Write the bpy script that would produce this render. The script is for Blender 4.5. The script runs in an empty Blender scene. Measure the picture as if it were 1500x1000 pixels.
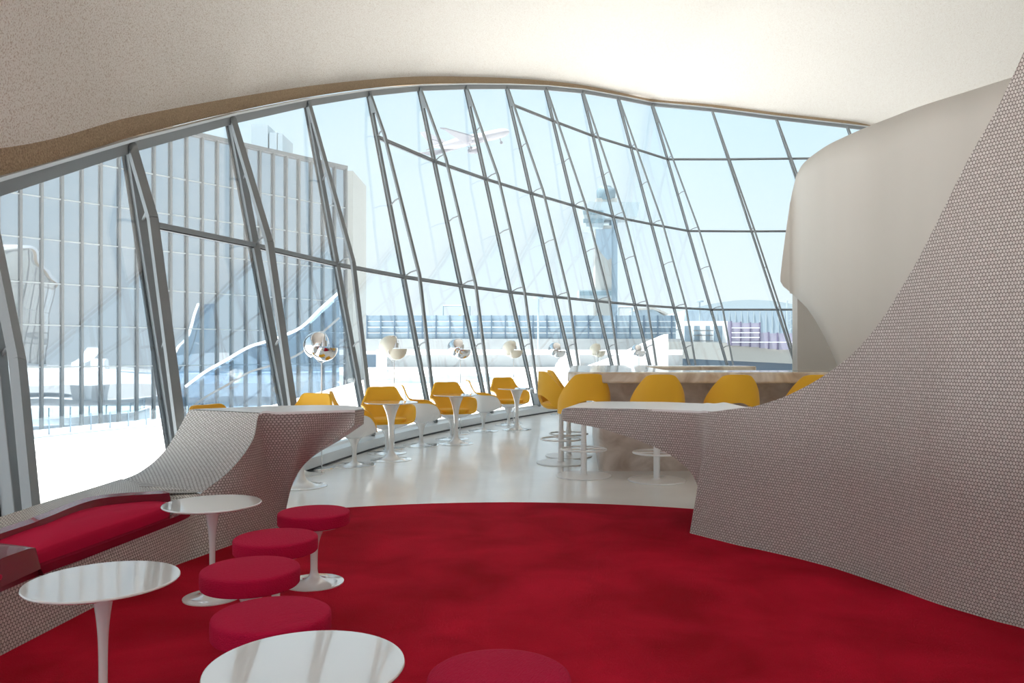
import bpy, bmesh, math, random
from mathutils import Vector, Matrix
random.seed(7)
C = bpy.context.scene.collection
F, HZ, EYE = 1130.0, 518.0, 1.36          # focal length in pixels, horizon row, eye height (m)
PI = math.pi

# ------------------------------------------------------------------ helpers
def at(px, py, d):
    return Vector(((px-750)/F*d, d, EYE-(py-HZ)/F*d))
def on(px, py, z=0.0):
    d = (EYE-z)*F/(py-HZ)
    return Vector(((px-750)/F*d, d, z))
def lerp(a, b, t): return a+(b-a)*t

def link(name, me, mats=None, parent=None, smooth=True, sharp=38):
    o = bpy.data.objects.new(name, me); C.objects.link(o)
    if mats is not None:
        for m in (mats if isinstance(mats, (list, tuple)) else [mats]): me.materials.append(m)
    if parent: o.parent = parent
    if smooth:
        for p in me.polygons: p.use_smooth = True
        try: me.set_sharp_from_angle(angle=math.radians(sharp))
        except Exception: pass
    return o
def tag(o, label=None, cat=None, group=None, kind=None):
    if label: o['label'] = label
    if cat: o['category'] = cat
    if group: o['group'] = group
    if kind: o['kind'] = kind
    return o
def empty(name, loc=(0,0,0), rz=0.0, label=None, cat=None, group=None, kind=None):
    o = bpy.data.objects.new(name, None); C.objects.link(o)
    o.location = loc; o.rotation_euler = (0, 0, rz); o.empty_display_size = .1
    return tag(o, label, cat, group, kind)
def copy_tree(o, parent=None):
    c = o.copy(); C.objects.link(c)
    if parent: c.parent = parent
    for ch in list(o.children): copy_tree(ch, c)
    return c

class MB:
    """collects geometry for ONE mesh"""
    def __init__(s): s.v=[]; s.f=[]; s.uv=[]; s.mi=[]
    def add(s, vs, fs, uvs=None, mi=0):
        b=len(s.v); s.v += [tuple(v) for v in vs]
        for k,f in enumerate(fs):
            s.f.append([b+i for i in f]); s.mi.append(mi)
            s.uv.append([uvs[i] for i in f] if uvs else [(vs[i][0]+vs[i][1], vs[i][2]) for i in f])
        return s
    def box(s, x0,x1,y0,y1,z0,z1,mi=0):
        vs=[(x,y,z) for z in (z0,z1) for y in (y0,y1) for x in (x0,x1)]
        return s.add(vs,[(0,2,3,1),(4,5,7,6),(0,1,5,4),(2,6,7,3),(0,4,6,2),(1,3,7,5)],mi=mi)
    def bar(s, a, b, w, h, side=None, mi=0):
        """rectangular bar from a to b; w measured along 'side', h across it"""
        a=Vector(a); b=Vector(b); t=(b-a).normalized()
        if side is None: side=Vector((1,0,0)) if abs(t.x)<.9 else Vector((0,1,0))
        u=(Vector(side)-t*t.dot(Vector(side))).normalized(); n=t.cross(u).normalized()
        vs=[]
        for p in (a,b):
            for (i,j) in ((-1,-1),(1,-1),(1,1),(-1,1)): vs.append(p+u*i*w/2+n*j*h/2)
        return s.add(vs,[(0,3,2,1),(4,5,6,7),(0,1,5,4),(1,2,6,5),(2,3,7,6),(3,0,4,7)],mi=mi)
    def tube(s, pts, r, n=12, closed=False, caps=True, mi=0):
        pts=[Vector(p) for p in pts]; m=len(pts); vs=[]; prev=None
        rr = r if isinstance(r,(list,tuple)) else [r]*m
        for i,p in enumerate(pts):
            if closed: t=(pts[(i+1)%m]-pts[i-1]).normalized()
            else: t=(pts[min(i+1,m-1)]-pts[max(i-1,0)]).normalized()
            if prev is None:
                u=Vector((0,0,1)) if abs(t.z)<.9 else Vector((1,0,0))
            else: u=prev
            u=(u-t*t.dot(u)).normalized(); prev=u; w=t.cross(u)
            for k in range(n):
                a=2*PI*k/n; vs.append(p+(u*math.cos(a)+w*math.sin(a))*rr[i])
        fs=[]
        for i in range(m if closed else m-1):
            j=(i+1)%m
            for k in range(n): fs.append((i*n+k,i*n+(k+1)%n,j*n+(k+1)%n,j*n+k))
        if caps and not closed: fs += [tuple(range(n-1,-1,-1)), tuple((m-1)*n+k for k in range(n))]
        return s.add(vs,fs,mi=mi)
    def lathe(s, prof, n=48, c=(0,0,0), sx=1.0, sy=1.0, mi=0):
        """prof list of (r,z) from bottom to top"""
        vs=[];uv=[]; m=len(prof)
        for (r,z) in prof:
            for k in range(n):
                a=2*PI*k/n; vs.append((c[0]+r*sx*math.cos(a),c[1]+r*sy*math.sin(a),c[2]+z)); uv.append((r*math.cos(a),r*math.sin(a)))
        fs=[(i*n+k,i*n+(k+1)%n,(i+1)*n+(k+1)%n,(i+1)*n+k) for i in range(m-1) for k in range(n)]
        fs.append(tuple(range(n-1,-1,-1))); fs.append(tuple((m-1)*n+k for k in range(n)))
        return s.add(vs,fs,uv,mi=mi)
    def loft(s, curves, flip=False, mi=0, vz=False):
        """curves: list of equal-length point lists; uv in metres"""
        m=len(curves); n=len(curves[0]); vs=[];uv=[]
        cur=[[Vector(p) for p in c] for c in curves]
        mid=cur[m//2]; ul=[0]
        for i in range(1,n): ul.append(ul[-1]+(mid[i]-mid[i-1]).length)
        vacc=[0]*n
        for j in range(m):
            for i in range(n):
                if j: vacc[i]+= (cur[j][i]-cur[j-1][i]).length
                vs.append(cur[j][i]); uv.append((ul[i],cur[j][i].z if vz else vacc[i]))
        fs=[]
        for j in range(m-1):
            for i in range(n-1):
                q=(j*n+i,j*n+i+1,(j+1)*n+i+1,(j+1)*n+i)
                fs.append(q[::-1] if flip else q)
        return s.add(vs,fs,uv,mi=mi)
    def prism(s, poly, z0, z1, mi=0):
        n=len(poly)
        vs=[(p[0],p[1],z0) for p in poly]+[(p[0],p[1],z1) for p in poly]
        uv=[(p[0],p[1]) for p in poly]*2
        fs=[tuple(range(n-1,-1,-1)),tuple(range(n,2*n))]+[(i,(i+1)%n,n+(i+1)%n,n+i) for i in range(n)]
        return s.add(vs,fs,uv,mi=mi)
    def slab(s, pts, off, mi=0):
        """planar polygon pts extruded by vector off"""
        n=len(pts); off=Vector(off); pts=[Vector(p) for p in pts]
        vs=pts+[p+off for p in pts]
        fs=[tuple(range(n-1,-1,-1)),tuple(range(n,2*n))]+[(i,(i+1)%n,n+(i+1)%n,n+i) for i in range(n)]
        return s.add(vs,fs,mi=mi)
    def mesh(s, name, merge=True):
        me=bpy.data.meshes.new(name); me.from_pydata(s.v,[],s.f); me.update()
        ul=me.uv_layers.new(name='UVMap')
        for p,uvs,mi in zip(me.polygons,s.uv,s.mi):
            p.material_index=mi
            for li,u in zip(p.loop_indices,uvs): ul.data[li].uv=u
        bm=bmesh.new(); bm.from_mesh(me)
        if merge: bmesh.ops.remove_doubles(bm,verts=bm.verts,dist=1e-5)
        bmesh.ops.recalc_face_normals(bm,faces=bm.faces)
        bm.to_mesh(me); bm.free(); return me
    def build(s, name, mat, parent=None, smooth=True, bevel=0.0, seg=2, sharp=38):
        o=link(name,s.mesh(name),mat,parent,smooth,sharp)
        if bevel:
            b=o.modifiers.new('bevel','BEVEL'); b.width=bevel; b.segments=seg; b.limit_method='ANGLE'; b.angle_limit=math.radians(40)
        return o

def smooth_pts(pts, n):
    """Catmull-Rom resample of a 3D polyline"""
    pts=[Vector(p) for p in pts]; P=[2*pts[0]-pts[1]]+pts+[2*pts[-1]-pts[-2]]
    out=[]; m=len(pts)-1
    for k in range(n+1):
        s=k/n*m; i=min(int(s),m-1); t=s-i
        a,b,c,d=P[i],P[i+1],P[i+2],P[i+3]
        out.append(.5*((2*b)+(c-a)*t+(2*a-5*b+4*c-d)*t*t+(3*b-a-3*c+d)*t**3))
    return out

# ------------------------------------------------------------------ materials
def mat(name, col, rough=.5, metal=0.0, spec=.5, coat=0.0, sheen=0.0):
    m=bpy.data.materials.new(name); m.use_nodes=True
    b=m.node_tree.nodes['Principled BSDF']
    b.inputs['Base Color'].default_value=(*col,1); b.inputs['Roughness'].default_value=rough
    b.inputs['Metallic'].default_value=metal; b.inputs['Specular IOR Level'].default_value=spec
    b.inputs['Coat Weight'].default_value=coat; b.inputs['Coat Roughness'].default_value=.03
    b.inputs['Sheen Weight'].default_value=sheen
    return m
def N(m, t, **kw):
    n=m.node_tree.nodes.new(t)
    for k,v in kw.items():
        if hasattr(n,k): setattr(n,k,v)
        else: n.inputs[k.replace('_',' ')].default_value=v
    return n
def L(m,a,b): m.node_tree.links.new(a,b)
def bsdf(m): return m.node_tree.nodes['Principled BSDF']
def noise_col(m, c0, c1, scale, detail=4, coord='Object', p0=.3, p1=.7, dist=0.0, vscale=None):
    tc=N(m,'ShaderNodeTexCoord'); nz=N(m,'ShaderNodeTexNoise'); nz.inputs['Scale'].default_value=scale
    nz.inputs['Detail'].default_value=detail; nz.inputs['Distortion'].default_value=dist
    if vscale:
        mp=N(m,'ShaderNodeMapping'); mp.inputs['Scale'].default_value=vscale
        L(m,tc.outputs[coord],mp.inputs[0]); L(m,mp.outputs[0],nz.inputs['Vector'])
    else: L(m,tc.outputs[coord],nz.inputs['Vector'])
    cr=N(m,'ShaderNodeValToRGB'); cr.color_ramp.elements[0].position=p0; cr.color_ramp.elements[1].position=p1
    cr.color_ramp.elements[0].color=(*c0,1); cr.color_ramp.elements[1].color=(*c1,1)
    L(m,nz.outputs['Fac'],cr.inputs[0]); L(m,cr.outputs[0],bsdf(m).inputs['Base Color'])
    return nz,cr,tc
def noise_bump(m, scale, strength, dist=.01, detail=3, coord='Object', vscale=None):
    tc=N(m,'ShaderNodeTexCoord'); nz=N(m,'ShaderNodeTexNoise'); nz.inputs['Scale'].default_value=scale; nz.inputs['Detail'].default_value=detail
    if vscale:
        mp=N(m,'ShaderNodeMapping'); mp.inputs['Scale'].default_value=vscale
        L(m,tc.outputs[coord],mp.inputs[0]); L(m,mp.outputs[0],nz.inputs['Vector'])
    else: L(m,tc.outputs[coord],nz.inputs['Vector'])
    bp=N(m,'ShaderNodeBump'); bp.inputs['Strength'].default_value=strength; bp.inputs['Distance'].default_value=dist
    L(m,nz.outputs['Fac'],bp.inputs['Height']); L(m,bp.outputs[0],bsdf(m).inputs['Normal']); return bp

white_gloss=mat('white_lacquer',(.76,.76,.75),.10,spec=.8,coat=1.0)
white_satin=mat('white_satin_metal',(.80,.80,.80),.3)
chrome=mat('polished_chrome',(.88,.89,.90),.06,metal=1)
cream=mat('cream_enamel',(.78,.75,.64),.25)
steel=mat('grey_painted_steel',(.19,.205,.215),.38,metal=.0)
alum=mat('pale_aluminium',(.62,.65,.67),.35,metal=.3)
black=mat('black_gasket',(.012,.013,.015),.5)
yellow=mat('mustard_upholstery',(.82,.43,.012),.62,sheen=.15)
noise_bump(yellow,380,.12,.002)
red_fab=mat('crimson_woven_fabric',(.48,.006,.05),.85,spec=.15)
noise_bump(red_fab,230,.9,.006,detail=2,vscale=(1,.22,1))
red_cush=mat('crimson_cushion_fabric',(.50,.006,.05),.85,spec=.15)
noise_bump(red_cush,300,.35,.003)
lacq=mat('oxblood_lacquer',(.20,.008,.026),.2,coat=.4)
carpet=mat('red_wool_carpet',(.4,.01,.02),.95,spec=.1)
noise_col(carpet,(.34,.002,.013),(.57,.007,.034),1.8,7,p0=.32,p1=.70,dist=.5)
noise_bump(carpet,160,.8,.01,detail=4)
stucco=mat('pale_rough_stucco',(.8,.74,.68),.95)
noise_col(stucco,(.50,.41,.335),(.72,.675,.625),75,3,p0=.36,p1=.5)
noise_bump(stucco,75,.6,.014,detail=3)
shade_st=mat('shade_brown_stucco',(.4,.3,.2),.95)  # the shade on the ceiling fascia is put into this brown colour
noise_col(shade_st,(.26,.18,.11),(.46,.34,.22),60,3)
noise_bump(shade_st,60,.7,.02)
plaster=mat('smooth_warm_plaster',(.66,.63,.58),.7)
noise_col(plaster,(.55,.52,.475),(.585,.555,.51),.8,2,vscale=(2,2,.3))
terrazzo=mat('polished_pale_floor',(.8,.8,.8),.22,coat=.15)
noise_col(terrazzo,(.76,.765,.76),(.84,.845,.84),1.4,6)
marble=mat('veined_beige_onyx',(.6,.5,.4),.12,coat=.3)
noise_col(marble,(.50,.38,.27),(.80,.71,.58),3.4,9,p0=.36,p1=.62,dist=1.2)
stone=mat('brushed_taupe_stone',(.4,.3,.25),.35)
noise_col(stone,(.42,.33,.27),(.66,.58,.52),3.2,9,p0=.32,p1=.66,dist=1.2)
terr=mat('white_roof_membrane',(.86,.87,.88),.6)
ext_white=mat('white_exterior_paint',(.82,.83,.84),.6)
concrete=mat('pale_concrete',(.3,.31,.31),.8)
noise_col(concrete,(.24,.25,.255),(.33,.34,.34),.35,5)
fence_m=mat('blue_grey_barrier_panel',(.20,.27,.33),.35)
noise_col(fence_m,(.13,.19,.25),(.29,.37,.43),.28,4)
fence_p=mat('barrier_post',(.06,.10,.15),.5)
lilac=mat('lilac_barrier_panel',(.30,.29,.38),.4)
lilac_d=mat('dark_lilac_post',(.12,.11,.19),.4)
road=mat('pale_asphalt',(.33,.33,.33),.9)
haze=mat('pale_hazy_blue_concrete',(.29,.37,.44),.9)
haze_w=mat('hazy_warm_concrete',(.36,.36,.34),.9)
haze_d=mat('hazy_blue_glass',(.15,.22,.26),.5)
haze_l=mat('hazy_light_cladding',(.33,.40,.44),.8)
sign_y=mat('yellow_sign',(.75,.48,.05),.6)
plane_m=mat('aeroplane_white',(.36,.35,.38),.5)
plane_d=mat('aeroplane_grey',(.20,.20,.23),.5)
bmull=mat('building_fin',(.15,.15,.15),.5)
bspan=mat('building_frame_line',(.34,.35,.35),.4)

def mosaic_mat():
    """round penny tiles laid on a hexagonal grid, in metres of surface"""
    m=mat('penny_tile_mosaic',(.4,.36,.33),.32)
    uv=N(m,'ShaderNodeUVMap',uv_map='UVMap')
    P=.021
    def lattice(off):
        a=N(m,'ShaderNodeVectorMath',operation='DIVIDE'); a.inputs[1].default_value=(P,P*1.7320508,1); L(m,uv.outputs[0],a.inputs[0])
        b=N(m,'ShaderNodeVectorMath',operation='ADD'); b.inputs[1].default_value=(off,off,0); L(m,a.outputs[0],b.inputs[0])
        c=N(m,'ShaderNodeVectorMath',operation='FRACTION'); L(m,b.outputs[0],c.inputs[0])
        d=N(m,'ShaderNodeVectorMath',operation='SUBTRACT'); d.inputs[1].default_value=(.5,.5,0); L(m,c.outputs[0],d.inputs[0])
        e=N(m,'ShaderNodeVectorMath',operation='MULTIPLY'); e.inputs[1].default_value=(1,1.7320508,0); L(m,d.outputs[0],e.inputs[0])
        g=N(m,'ShaderNodeVectorMath',operation='LENGTH'); L(m,e.outputs[0],g.inputs[0]); return g
    mn=N(m,'ShaderNodeMath',operation='MINIMUM'); L(m,lattice(0).outputs['Value'],mn.inputs[0]); L(m,lattice(.5).outputs['Value'],mn.inputs[1])
    mr=N(m,'ShaderNodeMapRange'); mr.inputs['From Min'].default_value=.36; mr.inputs['From Max'].default_value=.47
    mr.inputs['To Min'].default_value=1; mr.inputs['To Max'].default_value=0; L(m,mn.outputs[0],mr.inputs['Value'])
    nz=N(m,'ShaderNodeTexNoise'); nz.inputs['Scale'].default_value=46; nz.inputs['Detail'].default_value=2; L(m,uv.outputs[0],nz.inputs['Vector'])
    cr=N(m,'ShaderNodeValToRGB'); cr.color_ramp.elements[0].color=(.50,.475,.44,1); cr.color_ramp.elements[1].color=(.70,.675,.64,1)
    cr.color_ramp.elements[0].position=.3; cr.color_ramp.elements[1].position=.7
    L(m,nz.outputs['Fac'],cr.inputs[0])
    mx=N(m,'ShaderNodeMixRGB'); mx.inputs[1].default_value=(.20,.175,.155,1); L(m,mr.outputs[0],mx.inputs[0]); L(m,cr.outputs[0],mx.inputs[2])
    L(m,mx.outputs[0],bsdf(m).inputs['Base Color'])
    bp=N(m,'ShaderNodeBump'); bp.inputs['Strength'].default_value=.8; bp.inputs['Distance'].default_value=.003
    L(m,mr.outputs[0],bp.inputs['Height']); L(m,bp.outputs[0],bsdf(m).inputs['Normal']); return m
mosaic=mosaic_mat()

def glass_mat(name, tint, refl=1.0):
    m=bpy.data.materials.new(name); m.use_nodes=True; nt=m.node_tree; nt.nodes.clear()
    o=N(m,'ShaderNodeOutputMaterial'); t=N(m,'ShaderNodeBsdfTransparent'); t.inputs[0].default_value=(*tint,1)
    g=N(m,'ShaderNodeBsdfGlossy'); g.inputs['Roughness'].default_value=.0; g.inputs[0].default_value=(1,1,1,1)
    ge=N(m,'ShaderNodeNewGeometry'); dt=N(m,'ShaderNodeVectorMath',operation='DOT_PRODUCT'); L(m,ge.outputs['Normal'],dt.inputs[0]); L(m,ge.outputs['Incoming'],dt.inputs[1])
    ab=N(m,'ShaderNodeMath',operation='ABSOLUTE'); L(m,dt.outputs['Value'],ab.inputs[0])
    om=N(m,'ShaderNodeMath',operation='SUBTRACT'); om.inputs[0].default_value=1; L(m,ab.outputs[0],om.inputs[1])
    pw_=N(m,'ShaderNodeMath',operation='POWER'); pw_.inputs[1].default_value=5; L(m,om.outputs[0],pw_.inputs[0])
    ma=N(m,'ShaderNodeMath',operation='MULTIPLY_ADD'); ma.inputs[1].default_value=.96; ma.inputs[2].default_value=.04; L(m,pw_.outputs[0],ma.inputs[0])
    ml=N(m,'ShaderNodeMath',operation='MULTIPLY'); ml.inputs[1].default_value=refl; L(m,ma.outputs[0],ml.inputs[0])
    mx=N(m,'ShaderNodeMixShader'); L(m,ml.outputs[0],mx.inputs[0]); L(m,t.outputs[0],mx.inputs[1]); L(m,g.outputs[0],mx.inputs[2]); L(m,mx.outputs[0],o.inputs[0])
    return m
glass=glass_mat('window_glass',(.965,.985,.99),.9)
rail_glass=glass_mat('balustrade_glass',(.80,.88,.92),1)
# curtain-wall glass of the building outside: reflective, gently wavy
bglass=mat('curtain_wall_glass',(.42,.46,.50),.02,spec=1.0,metal=.75)
bsdf(bglass).inputs['IOR'].default_value=2.0
noise_bump(bglass,.30,.18,.10,detail=0,vscale=(1,1,2.2))

# ------------------------------------------------------------------ window wall geometry
# (foot point x,y at sill level; head pixel used only to size the height of each mullion)
SILL=.18
feet=[(-3.02,4.70),(-2.90,6.78),(-2.55,9.04),(-2.11,11.30),(-1.41,13.50),(-.49,15.61),(.54,17.67),(1.72,19.65),(3.01,21.56),(4.40,23.40),(5.99,25.06),(7.67,26.65),(9.96,26.40),(12.0,26.1),(14.2,25.8),(16.6,25.5)]
tops_px=[(-31,281),(190,213),(338,174),(450,150),(540,136),(614,129),(682,127),(742,127),(799,129),(853,134),(905,143),(955,153),(1043,161),(1137,173),(1241,185),(1350,198)]
def head(i):
    px,py=tops_px[i]; x,y=feet[i]; d=y
    for _ in range(20):
        z=EYE+(HZ-py)/F*d; d=y+.24*(z-SILL)
    return Vector(((px-750)/F*d,d,z))
foot=[Vector((x,y,SILL)) for x,y in feet]; top=[head(i) for i in range(len(feet))]
def node(i, py):
    """point of mullion i whose height matches image row py"""
    lo,hi=0.0,1.0
    for _ in range(40):
        m=(lo+hi)/2; p=foot[i].lerp(top[i],m); y=HZ-(p.z-EYE)/p.y*F
        if y>py: lo=m
        else: hi=m
    return foot[i].lerp(top[i],lo)
rowA={1:325,2:359,3:387,4:405,5:418,6:427.5,7:434.5,8:440.5,9:446,10:450,11:453,12:453,13:453,14:453,15:453}
rowB={4:200,5:236,6:262,7:283,8:301,9:317,10:328,11:338,12:338.5,13:338,14:337,15:336}
rowC={7:152,8:177,9:199,10:216,11:233,12:233,13:232,14:231,15:230}
NM=len(feet)
# extra mullion nearer the camera, out of frame to the left
def inward(i):
    if i>=12: return Vector((-.1,-1,0)).normalized()
    a=foot[max(i-1,0)]; b=foot[min(i+1,11)]; t=(b-a); n=Vector((t.y,-t.x,0)).normalized(); return n
def tang(i):
    a=foot[max(i-1,0)]; b=foot[min(i+1,NM-1)]; return (b-a).normalized()

KN=[]                  # (t, offset) kinks of the inner chord, t=0 foot .. 1 head
def chord_off(t):
    P=[(0,.10)]+KN+[(1,.015)]
    for (a,u),(b,v) in zip(P[:-1],P[1:]):
        if t<=b: return lerp(u,v,(t-a)/(b-a) if b>a else 0)
    return .015

for i in range(NM):
    j=i+1
    w=empty('window_%d'%j,(foot[i].x,foot[i].y,0),kind='structure')
    o=Vector((foot[i].x,foot[i].y,0)); n=inward(i) if (i>11 or i==0) else Vector((.72,-.69,0)); tg=Vector((-n.y,n.x,0)); nw=inward(i)
    fa,ta=foot[i]-o,top[i]-o; ax=(ta-fa).normalized()
    side=tg
    tk=[(node(i,r[i])-foot[i]).length/(top[i]-foot[i]).length for r in (rowA,rowB) if i in r] or [.6]
    mg=[.12,.25,.34,.41][i] if i<4 else .43
    KN[:]=[(tk[0],mg)] if len(tk)<2 else [(tk[0],mg),(tk[1],mg*min(.95,(1-tk[1])/.3))]
    if i==0: KN[:]=[(.5,mg)]
    # mullion truss
    mu=MB(); kw_=1.5 if i<3 else (1.2 if i==3 else 1.0); mu.bar(fa-ax*.1,ta+ax*.02,.06*kw_,.06*kw_,side=n); mull=mu.build('mullion',steel,w,False,bevel=.006)
    g=MB(); g.bar(fa-nw*.038*kw_-ax*.05,ta-nw*.038*kw_,.024,.075*kw_,side=nw); g.build('gasket',black,mull,False)
    ic=MB(); pts=[]
    for t in sorted(set([0,1]+[k_ for k_,_ in KN])): pts.append(fa.lerp(ta,t)+n*(chord_off(t)+.02))
    for a,b in zip(pts[:-1],pts[1:]): ic.bar(a,b,.042*kw_,.056*kw_,side=n)
    ic.build('inner_chord',steel,mull,False)
    pl=MB()                                    # solid gusset where the chords meet at the head and foot
    t0=.93
    pl.slab([fa.lerp(ta,t0)-tg*.03,fa.lerp(ta,1)-tg*.03,fa.lerp(ta,1)-tg*.03+n*.05,fa.lerp(ta,t0)-tg*.03+n*(chord_off(t0))],tg*.06)
    pl.slab([fa-tg*.03-ax*.05,fa.lerp(ta,.035)-tg*.03,fa.lerp(ta,.035)-tg*.03+n*.13,fa-tg*.03-ax*.05+n*.13],tg*.06)
    pl.build('gusset_plate',steel,mull,False)
    rows=[r[i] for r in (rowA,rowB,rowC) if i in r]
    tt=sorted([((node(i,y)-foot[i]).length/(top[i]-foot[i]).length) for y in rows])
    full=[0.0]+tt+[1.0]; st=list(tt)
    for a,b in zip(full[:-1],full[1:]):
        if b<1.0 or (b-a)>.3: st.append((a+b)/2)
    for t in st:
        if t<.88:
            s=MB(); p=fa.lerp(ta,t); q=p+n*(chord_off(t)+.02)+ax*.10; s.tube([p+n*.02,p.lerp(q,.5)+ax*.02,q],.014,8)
            s.build('strut',steel,mull)
    if i==NM-1: continue
    # transoms, head rail, sill, panes of the bay between i and i+1
    p=[foot[i]-o,foot[i+1]-o]; q=[top[i]-o,top[i+1]-o]
    lv=[(p[0],p[1])]
    for r in (rowA,rowB,rowC):
        if i in r and i+1 in r:
            a,b=node(i,r[i])-o,node(i+1,r[i+1])-o; lv.append((a,b))
            tr=MB(); tr.bar(a,b,.07,.055,side=nw)
            tg_=MB(); tg_.bar(a-Vector((0,0,.034)),b-Vector((0,0,.034)),.05,.016,side=nw); tgs=tg_; tro=tr.build('transom',steel,w,False,bevel=.006); tgs.build('gasket',black,tro,False)
    lv.append((q[0],q[1]))
    hr=MB(); hr.bar(q[0]-Vector((0,0,.01)),q[1]-Vector((0,0,.01)),.06,.11,side=nw); hr.build('head_rail',steel,w,False)
    hc=MB(); u=Vector((0,0,.062)); hc.bar(q[0]+u+nw*.03,q[1]+u+nw*.03,.11,.028,side=nw); hc.build('head_trim',alum,w,False)
    gl=MB(); dn=(q[0]-p[0]).cross(p[1]-p[0]).normalized()*.012
    for (a0,b0),(a1,b1) in zip(lv[:-1],lv[1:]):
        gl.slab([a0,b0,b1,a1],dn)
    gl.build('glazing',glass,w,False)

# sill running along the feet of the mullions
sill_c=[Vector((-2.95,.5,0)),Vector((-3.02,2.6,0))]+[Vector((f.x,f.y,0)) for f in foot[:12]]
def offs(pts,k,z):
    out=[]
    for i,p in enumerate(pts):
        a=pts[max(i-1,0)]; b=pts[min(i+1,len(pts)-1)]; t=(b-a); n=Vector((t.y,-t.x,0)).normalized()
        out.append(Vector((p.x+n.x*k,p.y+n.y*k,z)))
    return out
sc=[sill_c[0]]+smooth_pts(sill_c,60)[1:-1]+[sill_c[-1]]
prof=[(-.12,-.18),(-.12,.17),(.06,.19),(.10,.165),(.24,.15),(.24,.035)]
s=MB(); s.loft([offs(sc,k,z) for k,z in prof]+[offs(sc,-.12,-.18)]); tag(s.build('trim_1',alum,None,False),kind='structure')
s=MB(); s.loft([offs(sc,.22,.036),offs(sc,.225,.002)]); s.loft([offs(sc,.225,.002),offs(sc,-.1,.002)]); tag(s.build('trim_2',black,None,False),kind='structure')
# far wall sill
s=MB(); a=foot[11]; b=foot[15]; s.bar((a.x,a.y,.0),(b.x,b.y,.0),.36,.3,side=(0,1,0)); tag(s.build('trim_3',alum,None,False),kind='structure')

# ------------------------------------------------------------------ ceiling shell
near=[Vector((-3.9,2.4,1.75)),Vector((-4.0,-1.0,1.5))]
edge=[near[1],near[0]]+[t.copy() for t in top]+[Vector((21,24.5,8.6))]
inner=[Vector(p) for p in ((-2.2,-6.0,4.2),(-1.5,-6.0,4.6),(-.8,-6,5.0),(-.1,-6,5.4),(.6,-6,5.7),(1.3,-6,5.9),(2.0,-6,6.1),(2.7,-6,6.2),(3.4,-6,6.3),(4.2,-6,6.35),(5,-6,6.4),(6,-6,6.4),(7,-6,6.4),(8,-6,6.4),(9.5,-6,6.4),(11,-6,6.4),(13,-6,6.4),(15,-6,6.4),(18,-6,6.4))]
def inn(i):
    if i<2: return Vector((1,0,0))
    return inward(min(i-2,NM-1))
nE=len(edge)
fasc=[.05,.12,.20,.20,.19,.18,.17,.17,.16,.15,.13,.11,.10,.10,.10,.10,.10,.10,.1]
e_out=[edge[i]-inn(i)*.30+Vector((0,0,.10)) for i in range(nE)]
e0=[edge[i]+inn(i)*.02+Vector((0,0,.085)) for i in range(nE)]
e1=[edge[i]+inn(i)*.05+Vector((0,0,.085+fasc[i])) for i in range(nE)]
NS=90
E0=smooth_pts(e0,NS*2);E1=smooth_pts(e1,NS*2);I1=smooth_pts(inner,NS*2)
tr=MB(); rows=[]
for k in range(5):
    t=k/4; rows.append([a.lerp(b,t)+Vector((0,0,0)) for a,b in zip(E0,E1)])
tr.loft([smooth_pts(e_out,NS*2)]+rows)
tag(tr.build('trim_4',shade_st),kind='structure')
rows=[E1]
for k in range(1,41):
    t=k/40; g=t**1.25; r=[]
    for a,b in zip(E1,I1):
        p=a.lerp(b,g); p.z += .75*math.sin(PI*min(1,g*1.1))*.9*(1-g*.3)+.10*(1-math.exp(-g*40)); r.append(p)
    rows.append(r)
cm=MB(); cm.loft(rows)
ce=cm.build('ceiling',stucco); tag(ce,kind='structure')
# upper skin of the roof so that no daylight leaks through
rt=[[p+Vector((0,0,.35)) for p in smooth_pts(e_out,NS*2)]]+[[p+Vector((0,0,.45)) for p in rows[k]] for k in range(4,41,4)]
rm=MB(); rm.loft([smooth_pts(e_out,NS*2)]+rt); ro=rm.build('roof_shell',ext_white,ce)

# ------------------------------------------------------------------ floor and carpet
def fpoly():
    return [(-3.1,-6),(-3.1,2.6)]+[(f.x-.02,f.y) for f in foot[:16]]+[(16.6,-6)]
f=MB(); f.prism(fpoly(),-.18,0.0); tag(f.build('floor',terrazzo,None,False),kind='structure')
arc=[]
cx,cy,R=-.02,2.62,4.38
for k in range(0,61):
    a=math.radians(182-184*k/60); arc.append((cx+R*math.cos(a),cy+R*math.sin(a)))
arc=[(max(-2.9,min(x,3.7)),y) for x,y in arc]
arc=[p for p in arc if -1.86<p[0]<1.95 and p[1]>5]+[(1.9,6.0),(1.5,5.85)]
lb_=[(p.x,p.y) for p in (on(0,965),on(130,897),on(260,830),on(312,811),on(360,793),on(408,776))]
rb_=[(p.x,p.y) for p in (on(1010,783),on(1100,805))]+[((px-750)/F*d,d) for px,d in ((1200,4.96),(1290,4.52),(1380,4.13),(1500,3.78),(1640,3.35))]
cp=MB(); cp.prism([(-2.2,-5.8),(-2.26,2.6)]+lb_+arc+rb_+[(2.78,2.2),(3.0,-1),(3.05,-5.8)],0.001,.014)
tag(cp.build('carpet',carpet,None,False),'crimson wool carpet with rounded far edge on the pale floor','carpet')

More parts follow.
